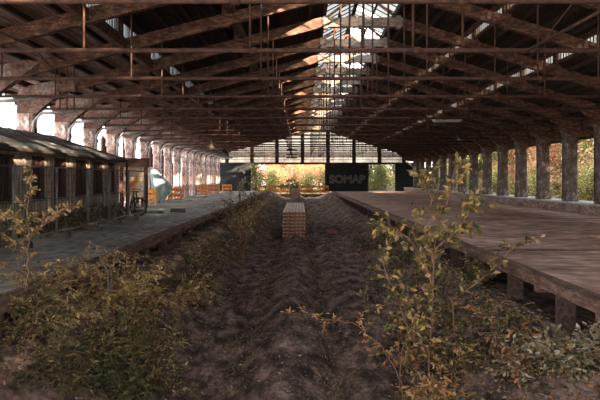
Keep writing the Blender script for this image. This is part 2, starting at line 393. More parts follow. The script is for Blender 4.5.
# ------------------------------------------------------------------ columns
def column(x, y, base, top, mat, r, left=False):
    t = empty('column', (x, y, base)); H = top-base
    b = MB(); 
    sec = [(-r,-r*.7),(-r*.7,-r),(r*.7,-r),(r,-r*.7),(r,r*.7),(r*.7,r),(-r*.7,r),(-r,r*.7)]
    def ring(z, s): i0 = len(b.v); b.v += [(px*s, py*s, z) for px, py in sec]; return i0
    levels = [(0,1.15),(.22,1.15),(.26,1.0),(H-.62,.92),(H-.58,1.12),(H-.45,1.12),(H-.4,1.0),(H,1.25)]
    idx = [ring(z, s) for z, s in levels]
    for a, c in zip(idx, idx[1:]):
        for k in range(8): k2 = (k+1) % 8; b.face((a+k, a+k2, c+k2, c+k))
    b.face([idx[0]+k for k in range(8)][::-1]); b.face([idx[-1]+k for k in range(8)])
    b.build('shaft', mat, t)
    return t
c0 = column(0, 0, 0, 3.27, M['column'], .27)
b = MB(); b.tube([(.34,.42,0),(.34,.42,3.1),(.1,.42,3.35)], .07, 8); b.build('downpipe', M['pipe'], c0)
b = MB(); b.box(-.1,.1,.3,.62,0,3.25); b.build('side_post', M['darkiron'], c0)
for s in (-1, 1):
    b = MB(); pts = [(0, s*.2, 2.45), (0, s*.5, 2.78), (0, s*.85, 3.0), (0, s*1.3, 3.12)]
    for p, q in zip(pts, pts[1:]): b.beam(p, q, .12, .12)
    b.build('knee_brace', M['timber'], c0)
yr = []; k = 0
for k in range(0, 21):
    yc = 4.05 + 3.05*k - .9
    if yc > 68: break
    yr.append(yc)
for i, yc in enumerate(yr):
    o = c0 if i == 0 else copy_tree(c0)
    o.location = (XR, yc, .43)
    n = len([q for q in yr if q < 24])
    lab = 'stained column on the raised ledge, %s from the %s' % ((ORD[i-n] + ' in view', 'right edge of the photo') if i >= n else (ORD[i], 'camera'))
    tag(o, lab, 'column', 'columns along the right ledge', kind='thing')
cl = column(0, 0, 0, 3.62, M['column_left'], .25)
b = MB(); b.tube([(.32,-.28,0),(.32,-.28,2.9),(.36,-.28,3.35),(.6,-.28,3.62),(1.8,-.28,3.7)], .055, 8); b.build('downpipe', M['ledge_top'], cl)
b = MB(); b.box(-.08,.12,.3,.52,0,3.5); b.build('side_post', M['timber'], cl)
first = True
for i, yc in enumerate([q for q in YK if q > 13 and q < 66]):
    o = cl if first else copy_tree(cl); first = False
    o.location = (XL, yc, 0)
    tag(o, 'flaking pink and white column on the left side, %s from the camera' % ORD[i], 'column', 'columns along the left platform', kind='thing')
# eave beams and upper infill
b = MB(); b.box(12.25, 12.62, YROOF0, YEND, 3.7, 3.95); tag(b.build('trim_eave_right', M['timber']), kind='structure')
b = MB(); b.box(-9.28, -9.02, YROOF0, YEND, 4.5, 4.68); tag(b.build('trim_eave_left', M['timber']), kind='structure')
# low brick parapet pieces between the far left columns (bays partly walled)
i = 0
for k in range(7, 21):
    ya = BAY*(k+.55) + (.5, 1.1, .3)[k % 3]; yb = ya + (1.5, 1.2, 2.2)[k % 3]
    if yb > 66: break
    b = MB(); y = ya
    while y < yb: b.box(-9.86, -9.78 + .02*math.sin(y*9), y, min(yb, y+.19), 0, (3.5, 2.6, 3.9)[(k*2) % 3] + .12*math.sin(y*7)); y += .2
    tag(b.build('wall_left' if i == 0 else 'wall_left_bay_%d' % i, M['wallpl']), kind='structure'); i += 1

# ------------------------------------------------------------------ far gable
Yg = YEND
b = MB()
b.box(-9.6,-7.25+1.6,Yg,Yg+.3,-.1,3.2); tag(b.build('wall_far_left', M['board']), kind='structure')
b = MB(); b.box(10.95,13.6,Yg,Yg+.3,-.1,3.2); tag(b.build('wall_far_right', M['board']), kind='structure')
b = MB(); b.box(-9.8,13.7,Yg-.1,Yg+.3,3.05,3.28); tag(b.build('trim_gable_beam', M['darkiron']), kind='structure')
# gable glazing up to roof
gb = MB()
prof = [(-9.2,3.28),(12.5,3.28),(12.5,3.9),(8.5,5.2),(5.8,6.1),(3.28,6.9),(2.05,7.6),(.83,6.9),(-2.1,6.4),(-5.1,5.4),(-9.2,4.2)]
i0 = len(gb.v); gb.v += [(x, Yg+.1, z) for x, z in prof]; gb.face(range(i0, i0+len(prof)))
w = tag(gb.build('window_7', M['gableglass']), kind='structure')
for i, px in enumerate((227,252,277,302.5,328,354,379.5,404)):
    x = (px-300)*Yg/F; zt = min(7.3, (rl(x)+.5 if x < 2 else rr(x)+.4))
    f = MB(); f.box(x-.21, x+.21, Yg-.08, Yg+.08, 3.2, zt); f.build('mullion', M['darkiron'], w)
f = MB()
for i in range(6):
    z = 3.62 + i*.52
    xa = max(-9, .83 - (6.9-z)/.253) ; xb = min(12.3, 3.28 + (6.9-z)/.3125)
    f.box(xa, xb, Yg-.03, Yg+.05, z-.02, z+.02)
xx = -8.6
while xx < 12: 
    zt = min(7, (rl(xx)+.3 if xx < 2 else rr(xx)+.3)); f.box(xx-.012, xx+.012, Yg-.03, Yg+.05, 3.28, zt); xx += 1.13
f.build('glazing_bars', M['iron'], w)
f = MB()
for k in range(4): f.box(-1.6,-.35,Yg-.1,Yg+.0,3.75+k*.42,3.93+k*.42)
f.build('louvre', M['pipe'], w)
# graffiti board
t = empty('graffiti_board', (5.2, 67.6, 0))
b = MB(); b.box(-2.35,2.45,-.15,.15,.0,2.95); b.build('panel', M['board'], t)
b = MB(); b.box(-2.4,-2.2,-.2,.2,.0,2.98); b.box(2.3,2.5,-.2,.2,.0,2.98); b.box(-2.4,2.5,-.2,.2,2.9,3.02); b.build('frame', M['darkiron'], t)
cu = bpy.data.curves.new('spray', 'FONT'); cu.body = 'SOMAP'; cu.size = 1.25; cu.extrude = .01; cu.offset = .01; cu.align_x = 'CENTER'; cu.space_character = .98
cu.fill_mode = 'NONE'; cu.extrude = 0; cu.bevel_depth = .035; cu.bevel_resolution = 1; cu.resolution_u = 4
tmp = bpy.data.objects.new('tmp', cu); COL.objects.link(tmp); bpy.context.view_layer.update()
me = bpy.data.meshes.new_from_object(tmp.evaluated_get(bpy.context.evaluated_depsgraph_get())); bpy.data.objects.remove(tmp); bpy.data.curves.remove(cu)
me.materials.clear(); me.materials.append(M['chalk'])
to = bpy.data.objects.new('sprayed_letters', me); COL.objects.link(to); to.parent = t
to.location = (.1,-.16,.95); to.rotation_euler = (R(90),0,0)
tag(t, 'dark board with grey sprayed block letters at the far end of the right platform', 'board')
# faint sprayed figure on the far left wall
b = MB()
for (x, z, w_, h_) in ((0,.5,.35,1.2),(.3,.9,.2,.9),(-.35,.3,.2,.5),(.15,1.7,.3,.3)): 
    i0 = len(b.v); b.v += [(x+w_*.5*math.cos(a*math.pi/4), 0, z+h_*.5*math.sin(a*math.pi/4)) for a in range(8)]; b.face(range(i0, i0+8))
o = b.build('sprayed_mark', M['chalk']); o.location = (-6.6, Yg-.02, .4)
tag(o, 'pale sprayed mark on the dark wall at the far left end', 'graffiti')

# ------------------------------------------------------------------ shed on the left platform
S = empty('shed', (-8.05, 15.5, 0))
sx = -7.0; y0, y1 = 6.0, 23.1
def loc(b, name, mat, par=S):
    b.v = [(x+8.05, y-15.5, z) for x, y, z in b.v]; return b.build(name, mat, par)
wins = [(14.0,14.55),(15.73,16.3),(17.15,17.8),(18.8,19.45),(20.4,21.1),(21.9,22.5)]
wins = [(7.2,7.8),(8.9,9.5),(10.6,11.2),(12.3,12.9)] + wins
b = MB(); yy = y0
for a, c in wins:
    b.box(sx-.14, sx, yy, a, 0, 2.28); b.box(sx-.14, sx, a, c, 0, .98); b.box(sx-.14, sx, a, c, 2.0, 2.28); yy = c
b.box(sx-.14, sx, yy, y1, 0, 2.28)
b.box(-8.75, sx, y1-.14, y1, 0, 2.28); b.box(-8.75, sx, y0, y0+.14, 0, 2.28); b.box(-8.75,-8.62,y0,y1,0,2.5)
loc(b, 'wall', M['shed'])
for a, c in wins:
    b = MB(); b.box(sx-.1, sx+.03, a-.06, a+.02, .92, 2.06); b.box(sx-.1, sx+.03, c-.02, c+.06, .92, 2.06); b.box(sx-.1, sx+.05, a-.08, c+.08, .9, .98); b.box(sx-.1, sx+.03, a-.06, c+.06, 1.99, 2.07)
    b.box(sx-.09, sx-.02, (a+c)/2-.02, (a+c)/2+.02, .98, 2.0)
    f = loc(b, 'window', M['canopy'])
    b = MB(); b.box(sx-.12, sx-.06, a, c, .98, 2.0); loc(b, 'pane', M['window_dark'], f)
b = MB(); b.box(sx, sx+.04, y0, y1, 2.12, 2.2); b.box(sx, sx+.05, y0, y1, 0, .12)
for a in [y0+.1, 8.35, 10.05, 11.75, 13.45, 15.15, 16.72, 18.3, 19.92, 21.5, y1-.05]: b.box(sx, sx+.035, a-.05, a+.05, .12, 2.12)
loc(b, 'batten', M['shed'])
b = MB(); e = sx+.22
b.add([(e,y0-.3,2.28),(e,y1+.2,2.28),(-8.75,21.0,3.0),(-8.75,y0-.3,3.0),(-8.95,y1+.2,2.28),(-8.95,y0-.3,3.0),(-8.95,21.0,3.0)],
      [(0,1,2,3),(1,4,2),(3,2,6,5),(2,4,6)])
b.add([(e,y0-.3,2.18),(e,y1+.2,2.18),(-8.95,y1+.2,2.18),(-8.95,y0-.3,2.18)], [(3,2,1,0)])
b.box(e-.02, e+.02, y0-.3, y1+.2, 2.18, 2.29); b.box(-8.95, e, y1+.18, y1+.22, 2.18, 2.29)
# felt laps
for yv in range(7, 22): b.beam((e+.0,yv,2.30),(-8.75,yv,3.015), .06, .02)
loc(b, 'roof', M['shedroof'])
b = MB(); b.tube([(e+.08,y0-.3,2.2),(e+.08,y1+.2,2.15)], .055, 8); b.tube([(e+.08,y1+.1,2.15),(e+.08,y1+.1,.05)], .04, 8); loc(b, 'gutter', M['darkiron'])
tag(S, 'long low brown wooden shed with dark windows on the left platform', 'shed')

# ------------------------------------------------------------------ fence
FX = -6.05
fp = empty('site_fence', (0,0,0))
b = MB()
Lp = 2.08
for yv in (0, Lp): b.tube([(0,yv,.08),(0,yv,1.78)], .028, 8)
b.tube([(0,0,1.76),(0,Lp,1.76)], .02, 6); b.tube([(0,0,.16),(0,Lp,.16)], .02, 6); b.tube([(0,0,1.0),(0,Lp,1.0)], .014, 6)
b.build('frame', M['steel'], fp)
b = MB(); 
for k in range(1, 14): b.box(-.004,.004,k*Lp/14-.004,k*Lp/14+.004,.16,1.76)
for k in range(1, 8): b.box(-.004,.004,0,Lp,.16+k*.2-.003,.16+k*.2+.003)
b.build('wire_mesh', M['darkiron'], fp)
ft = MB(); ft.prism([(-.36,0),(.36,0),(.33,.14),(-.33,.14)], -.12, .12)
foot0 = ft.build('ballast_block', M['plank'])
yy = 6.3; i = 0; first = True
while yy < 23:
    o = fp if i == 0 else copy_tree(fp)
    o.location = (FX - .02*i, yy, 0); o.rotation_euler = (0,0,R((-1.5,1,.5,-1)[i % 4]))
    tag(o, 'grey wire mesh site fence panel beside the shed, %s from the camera' % ORD[i], 'fence', 'site fence panels in front of the shed')
    f = foot0 if i == 0 else foot0.copy()
    if i: COL.objects.link(f)
    f.location = (FX-.02*i, yy-.06, 0); f.rotation_euler = (0,0,R((3,-5,8,-2)[i % 4]))
    tag(f, 'dark block foot under the site fence, %s from the camera' % ORD[i], 'block', 'feet of the site fence')
    yy += 2.2; i += 1

# ------------------------------------------------------------------ bicycle leaning by the fence end
B = empty('bicycle', (-6.5, 23.7, 0), R(118))
def ring(b, c, r, rt, n=28, ax='y'):
    pts = [(c[0]+r*math.cos(2*math.pi*k/n), c[1], c[2]+r*math.sin(2*math.pi*k/n)) for k in range(n+1)]
    b.tube(pts, rt, 6, cap=False)
for x in (-.52,.52):
    b = MB(); ring(b, (0,0,0), .34, .028)
    w_ = b.build('wheel', M['rubber'], B); w_.location = (x,0,.37)
    if x < 0: w_.rotation_euler = (0,0,R(50))
    b = MB()
    for k in range(10): a = k*math.pi/5; b.tube([(0,0,0),(.33*math.cos(a),0,.33*math.sin(a))], .005, 4)
    b.tube([(0,-.05,0),(0,.05,0)], .025, 8); b.build('spokes', M['steel'], w_)
b = MB()
for p, q in (((-.52,0,.37),(-.08,0,.32)),((-.52,0,.37),(-.16,0,.85)),((-.08,0,.32),(-.18,0,.92)),((-.08,0,.32),(.36,0,.84)),((-.16,0,.85),(.34,0,.92)),((.34,0,.98),(.52,0,.37))): b.tube([p,q], .018, 8)
b.build('frame', M['darkiron'], B)
b = MB(); b.tube([(.33,0,.98),(.33,0,1.05)], .015, 6); b.tube([(.28,-.28,1.02),(.36,-.1,1.06),(.36,.1,1.06),(.28,.28,1.02)], .015, 6); b.build('handlebar', M['darkiron'], B)
b = MB(); b.prism([(-.32,.93),(-.05,.95),(-.05,.99),(-.32,1.0)], -.06, .06); b.build('saddle', M['rubber'], B)
b = MB(); ring(b, (-.08,.03,.32), .09, .01, 16); b.tube([(-.08,.05,.32),(-.02,.09,.17)], .01, 6); b.tube([(-.08,-.05,.32),(-.14,-.09,.47)], .01, 6); b.build('crank', M['darkiron'], B)
tag(B, 'dark bicycle standing at the far end of the site fence', 'bicycle')

# ------------------------------------------------------------------ canopy frame and sprayed wall
t = empty('canopy_frame', (-8.4, 30.5, 0))
for x in (-.68,.57):
    b = MB(); b.box(x-.08,x+.08,-.1,.1,0,2.45); b.build('post', M['canopy'], t)
b = MB(); b.box(-.8,.68,-.3,.3,2.05,2.5); b.build('header_board', M['canopy'], t)
tag(t, 'dark wooden canopy on two posts behind the end of the shed', 'canopy')
t = empty('sprayed_screen', (-8.65, 31.2, 0))
b = MB(); b.box(-.68,.5,-.05,.05,.5,2.05); b.build('panel', M['panelgraf'], t)
for x in (-.6,.42): b = MB(); b.box(x-.05,x+.05,.05,.15,0,2.05); b.build('stay', M['canopy'], t)
tag(t, 'orange and white sprayed screen standing under the dark canopy', 'screen')

# ------------------------------------------------------------------ teal tarp draped over a leaning pole
t = empty('tarp', (-8.35, 36.5, 0))
b = MB(); b.smooth = True
n, m = 36, 14; apex = Vector((-.25,0,2.05))
for j in range(m+1):
    f_ = j/m
    for i in range(n):
        a = 2*math.pi*i/n
        g_ = f_/.6 if f_ < .6 else 1
        rad = (.05 + .55*g_**.85 - .32*max(0, (f_-.6)/.4)**1.3)*(1+.10*math.sin(a*6+f_*2)+.05*math.sin(a*11))
        cx = -.68 + .63*g_ - .28*max(0, (f_-.6)/.4)
        b.v.append((cx + rad*math.cos(a), .7*rad*math.sin(a), 2.17 - 2.1*f_ + .04*math.sin(a*5)*f_))
for j in range(m):
    for i in range(n): b.face((j*n+i, (j+1)*n+i, (j+1)*n+(i+1) % n, j*n+(i+1) % n))
b.smooth = False; b.face(range(n))
b.build('cloth', M['tarp'], t)
b = MB(); b.tube([(-.2,0,.0),(-.35,0,1.2),(-.7,0,2.22)], .03, 8); b.build('pole', M['darkiron'], t)
tag(t, 'teal tarp draped over a pole beside the left columns', 'tarp')

# ------------------------------------------------------------------ orange barriers
def barrier(name, x0, x1, y, zb, zt, label, sub=2, group=None, rz=0):
    t = empty(name, ((x0+x1)/2, y, zb), rz); h = zt-zb; w2 = (x1-x0)/2
    for z in (h-.06, h*.48):
        b = MB(); b.box(-w2, w2, -.03, .03, z-.1, z+.1); b.build('rail', M['orange'], t)
    b = MB(); b.box(-w2, w2, -.03, .03, h*.12, h*.2); b.build('rail', M['orange'], t)
    for k in range(sub+1):
        x = -w2 + .05 + (2*w2-.1)*k/sub
        b = MB(); b.box(x-.045, x+.045, -.045, .045, 0, h); b.build('post', M['orange'], t)
    for k in range(sub):
        xa = -w2 + (2*w2)*k/sub; xb = -w2 + 2*w2*(k+1)/sub
        b = MB(); b.beam((xa,.05,h*.5),(xb,.05,h-.1), .04, .05); b.build('diagonal_brace', M['orange'], t)
    tag(t, label, 'barrier', group)
barrier('safety_railing', -4.55,-1.3,65,-.42,.62,'orange railing across the track bed, left of the pallet stack', 4)
barrier('safety_railing', -.35,3.1,65,-.42,.62,'orange railing across the track bed, right of the pallet stack', 4)
zz = 0
for i, (px0, px1, Y, lab) in enumerate([(146,157,34.3,'orange barrier left of the teal tarp'),(168,182,39.2,'orange barrier just right of the teal tarp'),
        (196,207,50.5,'orange barrier on the left platform, third from the tarp end'),(208,219,57,'orange barrier on the left platform, fourth from the tarp end'),(222,232,62,'orange barrier at the far end of the left platform')]):
    xa = (px0-300)*Y/F; xb = (px1-300)*Y/F
    barrier('safety_barrier', xa, xb, Y, 0, .8, lab, 1, 'orange barriers on the left platform')

# ------------------------------------------------------------------ pallet stack
PZ = 8; 
def pallet_mesh(name, mats):
    b = MB()
    for k in range(3): x = -.44 + .44*k; b.box(x-.06, x+.06, -.6, .6, 0, .022)
    for j in (-.54,.54): b.box(-.5,.5,j-.05,j+.05,0,.03)
    for k in range(7):
        for j in range(3): x = -.45 + .15*k; y = -.5+.5*j; b.box(x-.05, x+.05, y-.07, y+.07, .022, .1)
    for j in range(3): y = -.52+.52*j; b.box(-.5, .5, y-.07, y+.07, .1, .122)
    b.mi = 1
    for k in range(7): x = -.45 + .15*k; b.box(x-.06, x+.06, -.6, .6, .122, .144)
    b.mi = 0
    return b.build(name, mats)
# separate deck boards give the dark slots of the front; one mesh per pallet
pp = pallet_mesh('pallet', [M['pallet'], M['pallet_top_lit']])
zb = -1.31; first = True; rows = 8; pr = random.Random(3)
where = ['nearest', 'second', 'third', 'fourth', 'fifth', 'sixth', 'seventh', 'farthest']
lev = ['at the very bottom', 'second from the bottom', 'third from the bottom', 'fourth from the bottom', 'fourth from the top', 'third from the top', 'second from the top', 'on the very top']
LV = 8
for s in range(rows):
    yb = 27.9 + s*1.27
    zb0 = -1.28
    for l in range(LV):
        o = pp if first else pp.copy()
        if not first: COL.objects.link(o)
        first = False
        o.location = (-.28 + pr.uniform(-.02,.02), yb + pr.uniform(-.02,.02), zb0 + l*.1555)
        o.scale = (1,1,1.075)
        tag(o, 'wooden pallet %s of the %s stack between the platforms' % (lev[l], where[s]), 'pallet', 'wooden pallets stacked on the track bed')
# pale deck tops carry painted lantern light
# concrete block beyond
b = MB(); b.prism([(-.62,-.9),(.42,-.9),(.36,.38),(-.5,.42)], -.5, .5); o = b.build('concrete_block', M['cblock']); o.location = (-.35, 60, .02)
tag(o, 'pinkish block between the two orange railings behind the pallets', 'block')

# ------------------------------------------------------------------ loose planks, rubble
def plank(c, sx_, sy_, sz_, rz, label, cat='plank', mat='plank', name='timber_baulk', ry=0, rx=0):
    b = MB(); b.box(-sx_/2, sx_/2, -sy_/2, sy_/2, 0, sz_*.9)
    b.box(-sx_/2+.01, sx_/2-.012, -sy_/2+.008, sy_/2-.008, sz_*.9, sz_)
    o = b.build(name, M[mat]); o.location = c; o.rotation_euler = (rx, ry, rz)
    tag(o, label, cat); return o
def onplat(px, py, x=None):
    Y = 1.5*F/(py-HZ); return Vector(((px-300)*Y/F, Y, 0))
p = onplat(154,213.5); plank(p, .8,.2,.1, R(5), 'dark baulk lying on the left platform near the bicycle')
p = onplat(178,212.2); plank(p, .62,.22,.16, R(-4), 'short dark baulk on the left platform nearest the edge')
p = onplat(70,232); plank((-5.5,17.0,0), .9,.18,.1, R(14), 'dark board lying on the left platform before the fence foot')
p = onplat(153,209.5); plank(p, 1.1,.5,.05, R(3), 'pale sheet lying flat behind the dark baulks', 'sheet', 'sheet', 'flat_sheet')
p = onplat(112,216); plank((-6.6,24.6,0), .5,.3,.2, R(20), 'dark block lying under the bicycle end of the fence')
for i, (px, py, w_, l_, lab) in enumerate([(178,200,1.5,1.2,'nearest the tarp'),(197,196.5,1.3,1.4,'in the middle of the pale heap'),(215,194,1.8,1.5,'nearest the far end wall'),(228,192.5,1.2,1.2,'by the far platform edge')]):
    p = onplat(px, py+1); plank(p, w_, l_, .07+.06*(i % 2), R(10*i-12), 'pale board on the left platform, ' + lab, 'board', 'sheet', 'pale_board')
plank((2.05,15.6,gz(2.05,15.6)+.02), .95,.12,.06, R(4), 'grey plank lying across the right-hand track bed')
plank((1.6,31,gz(1.6,31)+.02), .6,.35,.14, R(12), 'reddish slab lying on the right-hand track bed beyond the pallets', 'slab', 'brick', 'brick_slab')
plank((3.05,9.6,gz(3.05,9.6)+.05), .9,.1,.04, R(-25), 'grey plank under the near edge of the right platform')
plank((3.2,8.7,gz(3.2,8.7)+.06), .7,.12,.04, R(15), 'short board under the right platform nearest the camera')
# fallen rubble on the far right bank
rk = random.Random(11)
def rock_mesh(seed, s):
    b = MB(); r_ = random.Random(seed); n, m = 7, 4
    b.v.append((0,0,-s*.4))
    for j in range(1, m):
        for i in range(n):
            a = 2*math.pi*i/n; ph = math.pi*j/m; q = s*r_.uniform(.75,1.15)
            b.v.append((q*math.sin(ph)*math.cos(a), q*.8*math.sin(ph)*math.sin(a), -q*.5*math.cos(ph)))
    b.v.append((0,0,s*.45)); top = len(b.v)-1
    for i in range(n): b.face((0, 1+(i+1) % n, 1+i)); b.face((top, 1+(m-2)*n+i, 1+(m-2)*n+(i+1) % n))
    for j in range(m-2):
        for i in range(n): b.face((1+j*n+i, 1+j*n+(i+1) % n, 1+(j+1)*n+(i+1) % n, 1+(j+1)*n+i))
    return b
protos = [rock_mesh(s, .07).build('stone', M['stone']) for s in range(3)]
used = set()
for i in range(60):
    k = i % 3; o = protos[k] if k not in used else protos[k].copy()
    if k in used: COL.objects.link(o)
    used.add(k)
    if i < 30: x = rk.uniform(2.3,3.5); y = rk.uniform(8,36); bk = 'right'
    else: x = rk.uniform(-1.6,1.9); y = rk.uniform(8.5,26); bk = 'bed'
    sc = rk.uniform(.35,1.25) if i < 30 else rk.uniform(.25,.6)
    o.scale = (sc, sc, sc*.8); o.rotation_euler = (rk.uniform(-.3,.3), rk.uniform(-.3,.3), rk.uniform(0,6.28)); o.location = (x, y, gz(x,y)+.015*sc)
    tag(o, 'small grey stone lying on the slope below the right platform' if bk == 'right' else 'small grey stone lying on the dirt between the platforms', 'stone', 'stones on the right bank' if bk == 'right' else 'stones on the track bed')
# gravel and dead-leaf litter
b = MB()
for i in range(4000):
    y = 5.5 + 26*rk.random()**1.7
    x = rk.gauss(-.15,.45) if rk.random() < .45 else rk.uniform(-3.4,3.5)
    s = rk.uniform(.006,.022); z = gz(x,y)+s*.3
    a = rk.random()*6.28
    b.add([(x+s*math.cos(a), y+s*math.sin(a), z),(x-s*math.sin(a), y+s*math.cos(a), z),(x-s*math.cos(a), y-s*math.sin(a), z),(x+s*math.sin(a), y-s*math.cos(a), z),(x,y,z+s*.8)], [(0,1,4),(1,2,4),(2,3,4),(3,0,4)])
tag(b.build('gravel', M['gravel']), 'loose gravel strewn over the dirt of the track bed', 'gravel', kind='stuff')
b = MB()
for i in range(11000):
    if rk.random() < .62: x = rk.uniform(1.9,3.9); y = 5.6 + 23*rk.random()**1.7; b.mi = rk.choice((0,0,1,2,3,3))
    else: x = rk.uniform(-3.6,-1.6) if rk.random() < .6 else rk.uniform(-1.6,2); y = 6.5 + 18*rk.random()**1.4; b.mi = rk.choice((0,0,1,3))
    s = rk.uniform(.015,.045) * (1.25 if x > 1.9 and y < 13 else .75); z = gz(x,y)+rk.uniform(.006,.03)
    a = rk.random()*6.28; ca, sa = math.cos(a), math.sin(a); k = rk.uniform(.3,.5)
    b.add([(x-ca*s,y-sa*s,z),(x+sa*s*k,y-ca*s*k,z+rk.uniform(-.01,.02)),(x+ca*s,y+sa*s,z+rk.uniform(0,.02)),(x-sa*s*k,y+ca*s*k,z+rk.uniform(-.01,.02))], [(0,1,2),(0,2,3)])
b.mi = 0
tag(b.build('leaf_litter', [LF['tan'], LF['dark'], LF['orange'], M['stone']]), 'dead leaves and small rubbish scattered over the banks', 'leaf litter', kind='stuff')

b = MB()
for i in range(9000):
    y = 6 + 26*rk.random()**1.6
    q = rk.random()
    if q < .3: x = rk.gauss(-.95,.16)
    elif q < .55: x = rk.gauss(.5,.12)
    elif q < .8: x = rk.uniform(-3.6,-1.7)
    else: x = rk.uniform(2.2,3.6)
    b.mi = rk.choice((0,0,0,1)); hh = rk.uniform(.02,.075); a = rk.random()*6.28; w_ = rk.uniform(.003,.007)*(1+y/14)
    z = gz(x,y)-.005; dx, dy = rk.gauss(0,.6)*hh, rk.gauss(0,.6)*hh
    b.add([(x-w_*math.cos(a),y-w_*math.sin(a),z),(x+w_*math.cos(a),y+w_*math.sin(a),z),(x+dx,y+dy,z+hh)], [(0,1,2)])
b.mi = 0
tag(b.build('dead_grass', [LF['dark'], LF['tan']]), 'short dark dead grass along the ridge and the banks', 'grass', kind='stuff')
# ------------------------------------------------------------------ plants
def leaf(b, p, d, s, w=.42, rs=None):
    d = d.normalized(); r_ = rs or rng
    u = Vector((r_.uniform(-1,1), r_.uniform(-1,1), r_.uniform(-.2,1.2)))
    sd = d.cross(u)
    if sd.length < 1e-3: return
    sd.normalize(); nn = sd.cross(d)
    tip = p + d*s - nn*(s*.12); mid = p + d*(s*.48) - nn*(s*.07)
    l = p + d*(s*.42) + sd*(s*w*.5) + nn*(s*.05); r = p + d*(s*.42) - sd*(s*w*.5) + nn*(s*.05)
    l2 = p + d*(s*.75) + sd*(s*w*.33); r2 = p + d*(s*.75) - sd*(s*w*.33)
    i = len(b.v); b.v += [tuple(q) for q in (p, l, l2, tip, r2, r, mid)]
    b.face((i, i+6, i+2, i+1)); b.face((i+6, i+3, i+2)); b.face((i, i+5, i+4, i+6)); b.face((i+6, i+4, i+3))
def grow(p, d, L, n, wob, grav, r_):
    pts = [p.copy()]; d = d.normalized(); st = L/n
    for i in range(n):
        d = (d + Vector((r_.gauss(0,wob), r_.gauss(0,wob), r_.gauss(0,wob*.6)-grav))).normalized()
        p = p + d*st; pts.append(p.copy())
    return pts
def shrub(name, base, stems, pal, seed, label, cat='shrub', leafs=.07, twig=.35, twigs=9, per=9, bark='bark', grav=.05, wob=.14, r0=.012, w=.42, group=None, start=.2):
    """stems: list of (direction, length) or explicit point lists (world)"""
    r_ = random.Random(seed); t = empty(name, base); B0 = Vector(base)
    sb = MB(); lb = MB(); cols = []; 
    for c in pal:
        if c not in cols: cols.append(c)
    for st in stems:
        if isinstance(st[0], Vector) and len(st) > 2:
            ctrl = [q - B0 for q in st]; pts = []
            for a, c in zip(ctrl, ctrl[1:]):
                for k in range(5): pts.append(a.lerp(c, k/5) + Vector((r_.gauss(0,.008),)*3))
            pts.append(ctrl[-1])
        else:
            d, L = st; pts = grow(Vector((r_.gauss(0,.04), r_.gauss(0,.04), 0)), Vector(d), L, 12, wob, grav, r_)
        sb.tube(pts, r0, 6, r0*.3)
        n = len(pts)
        for k in range(twigs):
            f_ = start + (1-start)*(k+r_.random())/twigs; i = min(n-2, int(f_*(n-1))); p = pts[i]
            dirn = (pts[i+1]-pts[i]).normalized()
            side = Vector((r_.gauss(0,1), r_.gauss(0,1), r_.gauss(.2,.6))).normalized()
            tl = twig*(1.15-.6*f_)*r_.uniform(.6,1.3)
            tp = grow(p, dirn*.5 + side, tl, 6, .2, grav, r_)
            sb.tube(tp, r0*.4, 4, r0*.15, cap=False)
            for q in range(per):
                j = 1 + int(r_.random()*5.99); lp = tp[min(j,6)]
                dd = (tp[min(j,6)]-tp[j-1]).normalized() + Vector((r_.gauss(0,.8), r_.gauss(0,.8), r_.gauss(-.15,.6)))
                lb.mi = cols.index(r_.choice(pal)); leaf(lb, lp, dd, leafs*r_.uniform(.6,1.25), w, r_)
        leaf(lb, pts[-1], pts[-1]-pts[-2], leafs, w, r_)
    sb.build('stems', M[bark], t)
    lb.build('foliage', [LF[c] for c in cols], t)
    tag(t, label, cat, group); return t
def fan(n, seed, L, lean=(0,0,.9), spread=.6):
    r_ = random.Random(seed); return [((lean[0]+r_.gauss(0,spread), lean[1]+r_.gauss(0,spread*.7), lean[2]+r_.uniform(-.1,.4)), L*r_.uniform(.7,1.2)) for _ in range(n)]
def gp(px, Y): x = (px-300)*Y/F; return (x, Y, gz(x, Y)-.03)

TANP = ['tan','tan','olive','olive','gold']; OLP = ['olive','olive','dark','tan']; DKP = ['dark','dark','olive']
# left foreground bank
LB = [  # px, Y, n stems, length, palette, label
 (10, 8.6, 12, 1.25, TANP, 'tan-leaved shrub at the left edge of the photo beside the platform edge'),
 (62, 9.2, 13, 1.15, TANP, 'bushy tan and olive shrub on the left bank below the slender sapling'),
 (112, 9.8, 13, 1.1, TANP, 'broad arching shrub with tan leaves in the middle of the left bank'),
 (158, 10.8, 12, 1.15, TANP, 'tan shrub whose arching twigs reach out over the left track bed'),
 (25, 7.4, 10, .85, OLP, 'dark olive shrub in the bottom left corner'),
 (92, 7.7, 11, .75, DKP+['olive'], 'low dark green shrub at the bottom left, right of the corner shrub'),
 (48, 6.8, 8, .5, DKP, 'dark low shrub lowest in the bottom left corner'),
 (118, 7.0, 8, .42, DKP, 'dark low ground plant at the bottom edge of the left bank'),
 (150, 7.9, 7, .42, DKP+['tan'], 'small dark plant where the left bank meets the track bed'),
 (135, 8.8, 9, .7, OLP, 'low olive shrub at the foot of the left bank facing the track bed'),
 (185, 13.0, 10, .9, OLP+['dark'], 'dark olive shrub on the left bank beyond the arching tan shrubs'),
]
for i, (px, Y, n, L, pal, lab) in enumerate(LB):
    shrub('shrub', gp(px,Y), fan(n, 40+i, L, (.15,-.1,.85), .6), pal, 100+i, lab, leafs=.066, twig=.42, twigs=13, per=15, grav=.09, r0=.009)
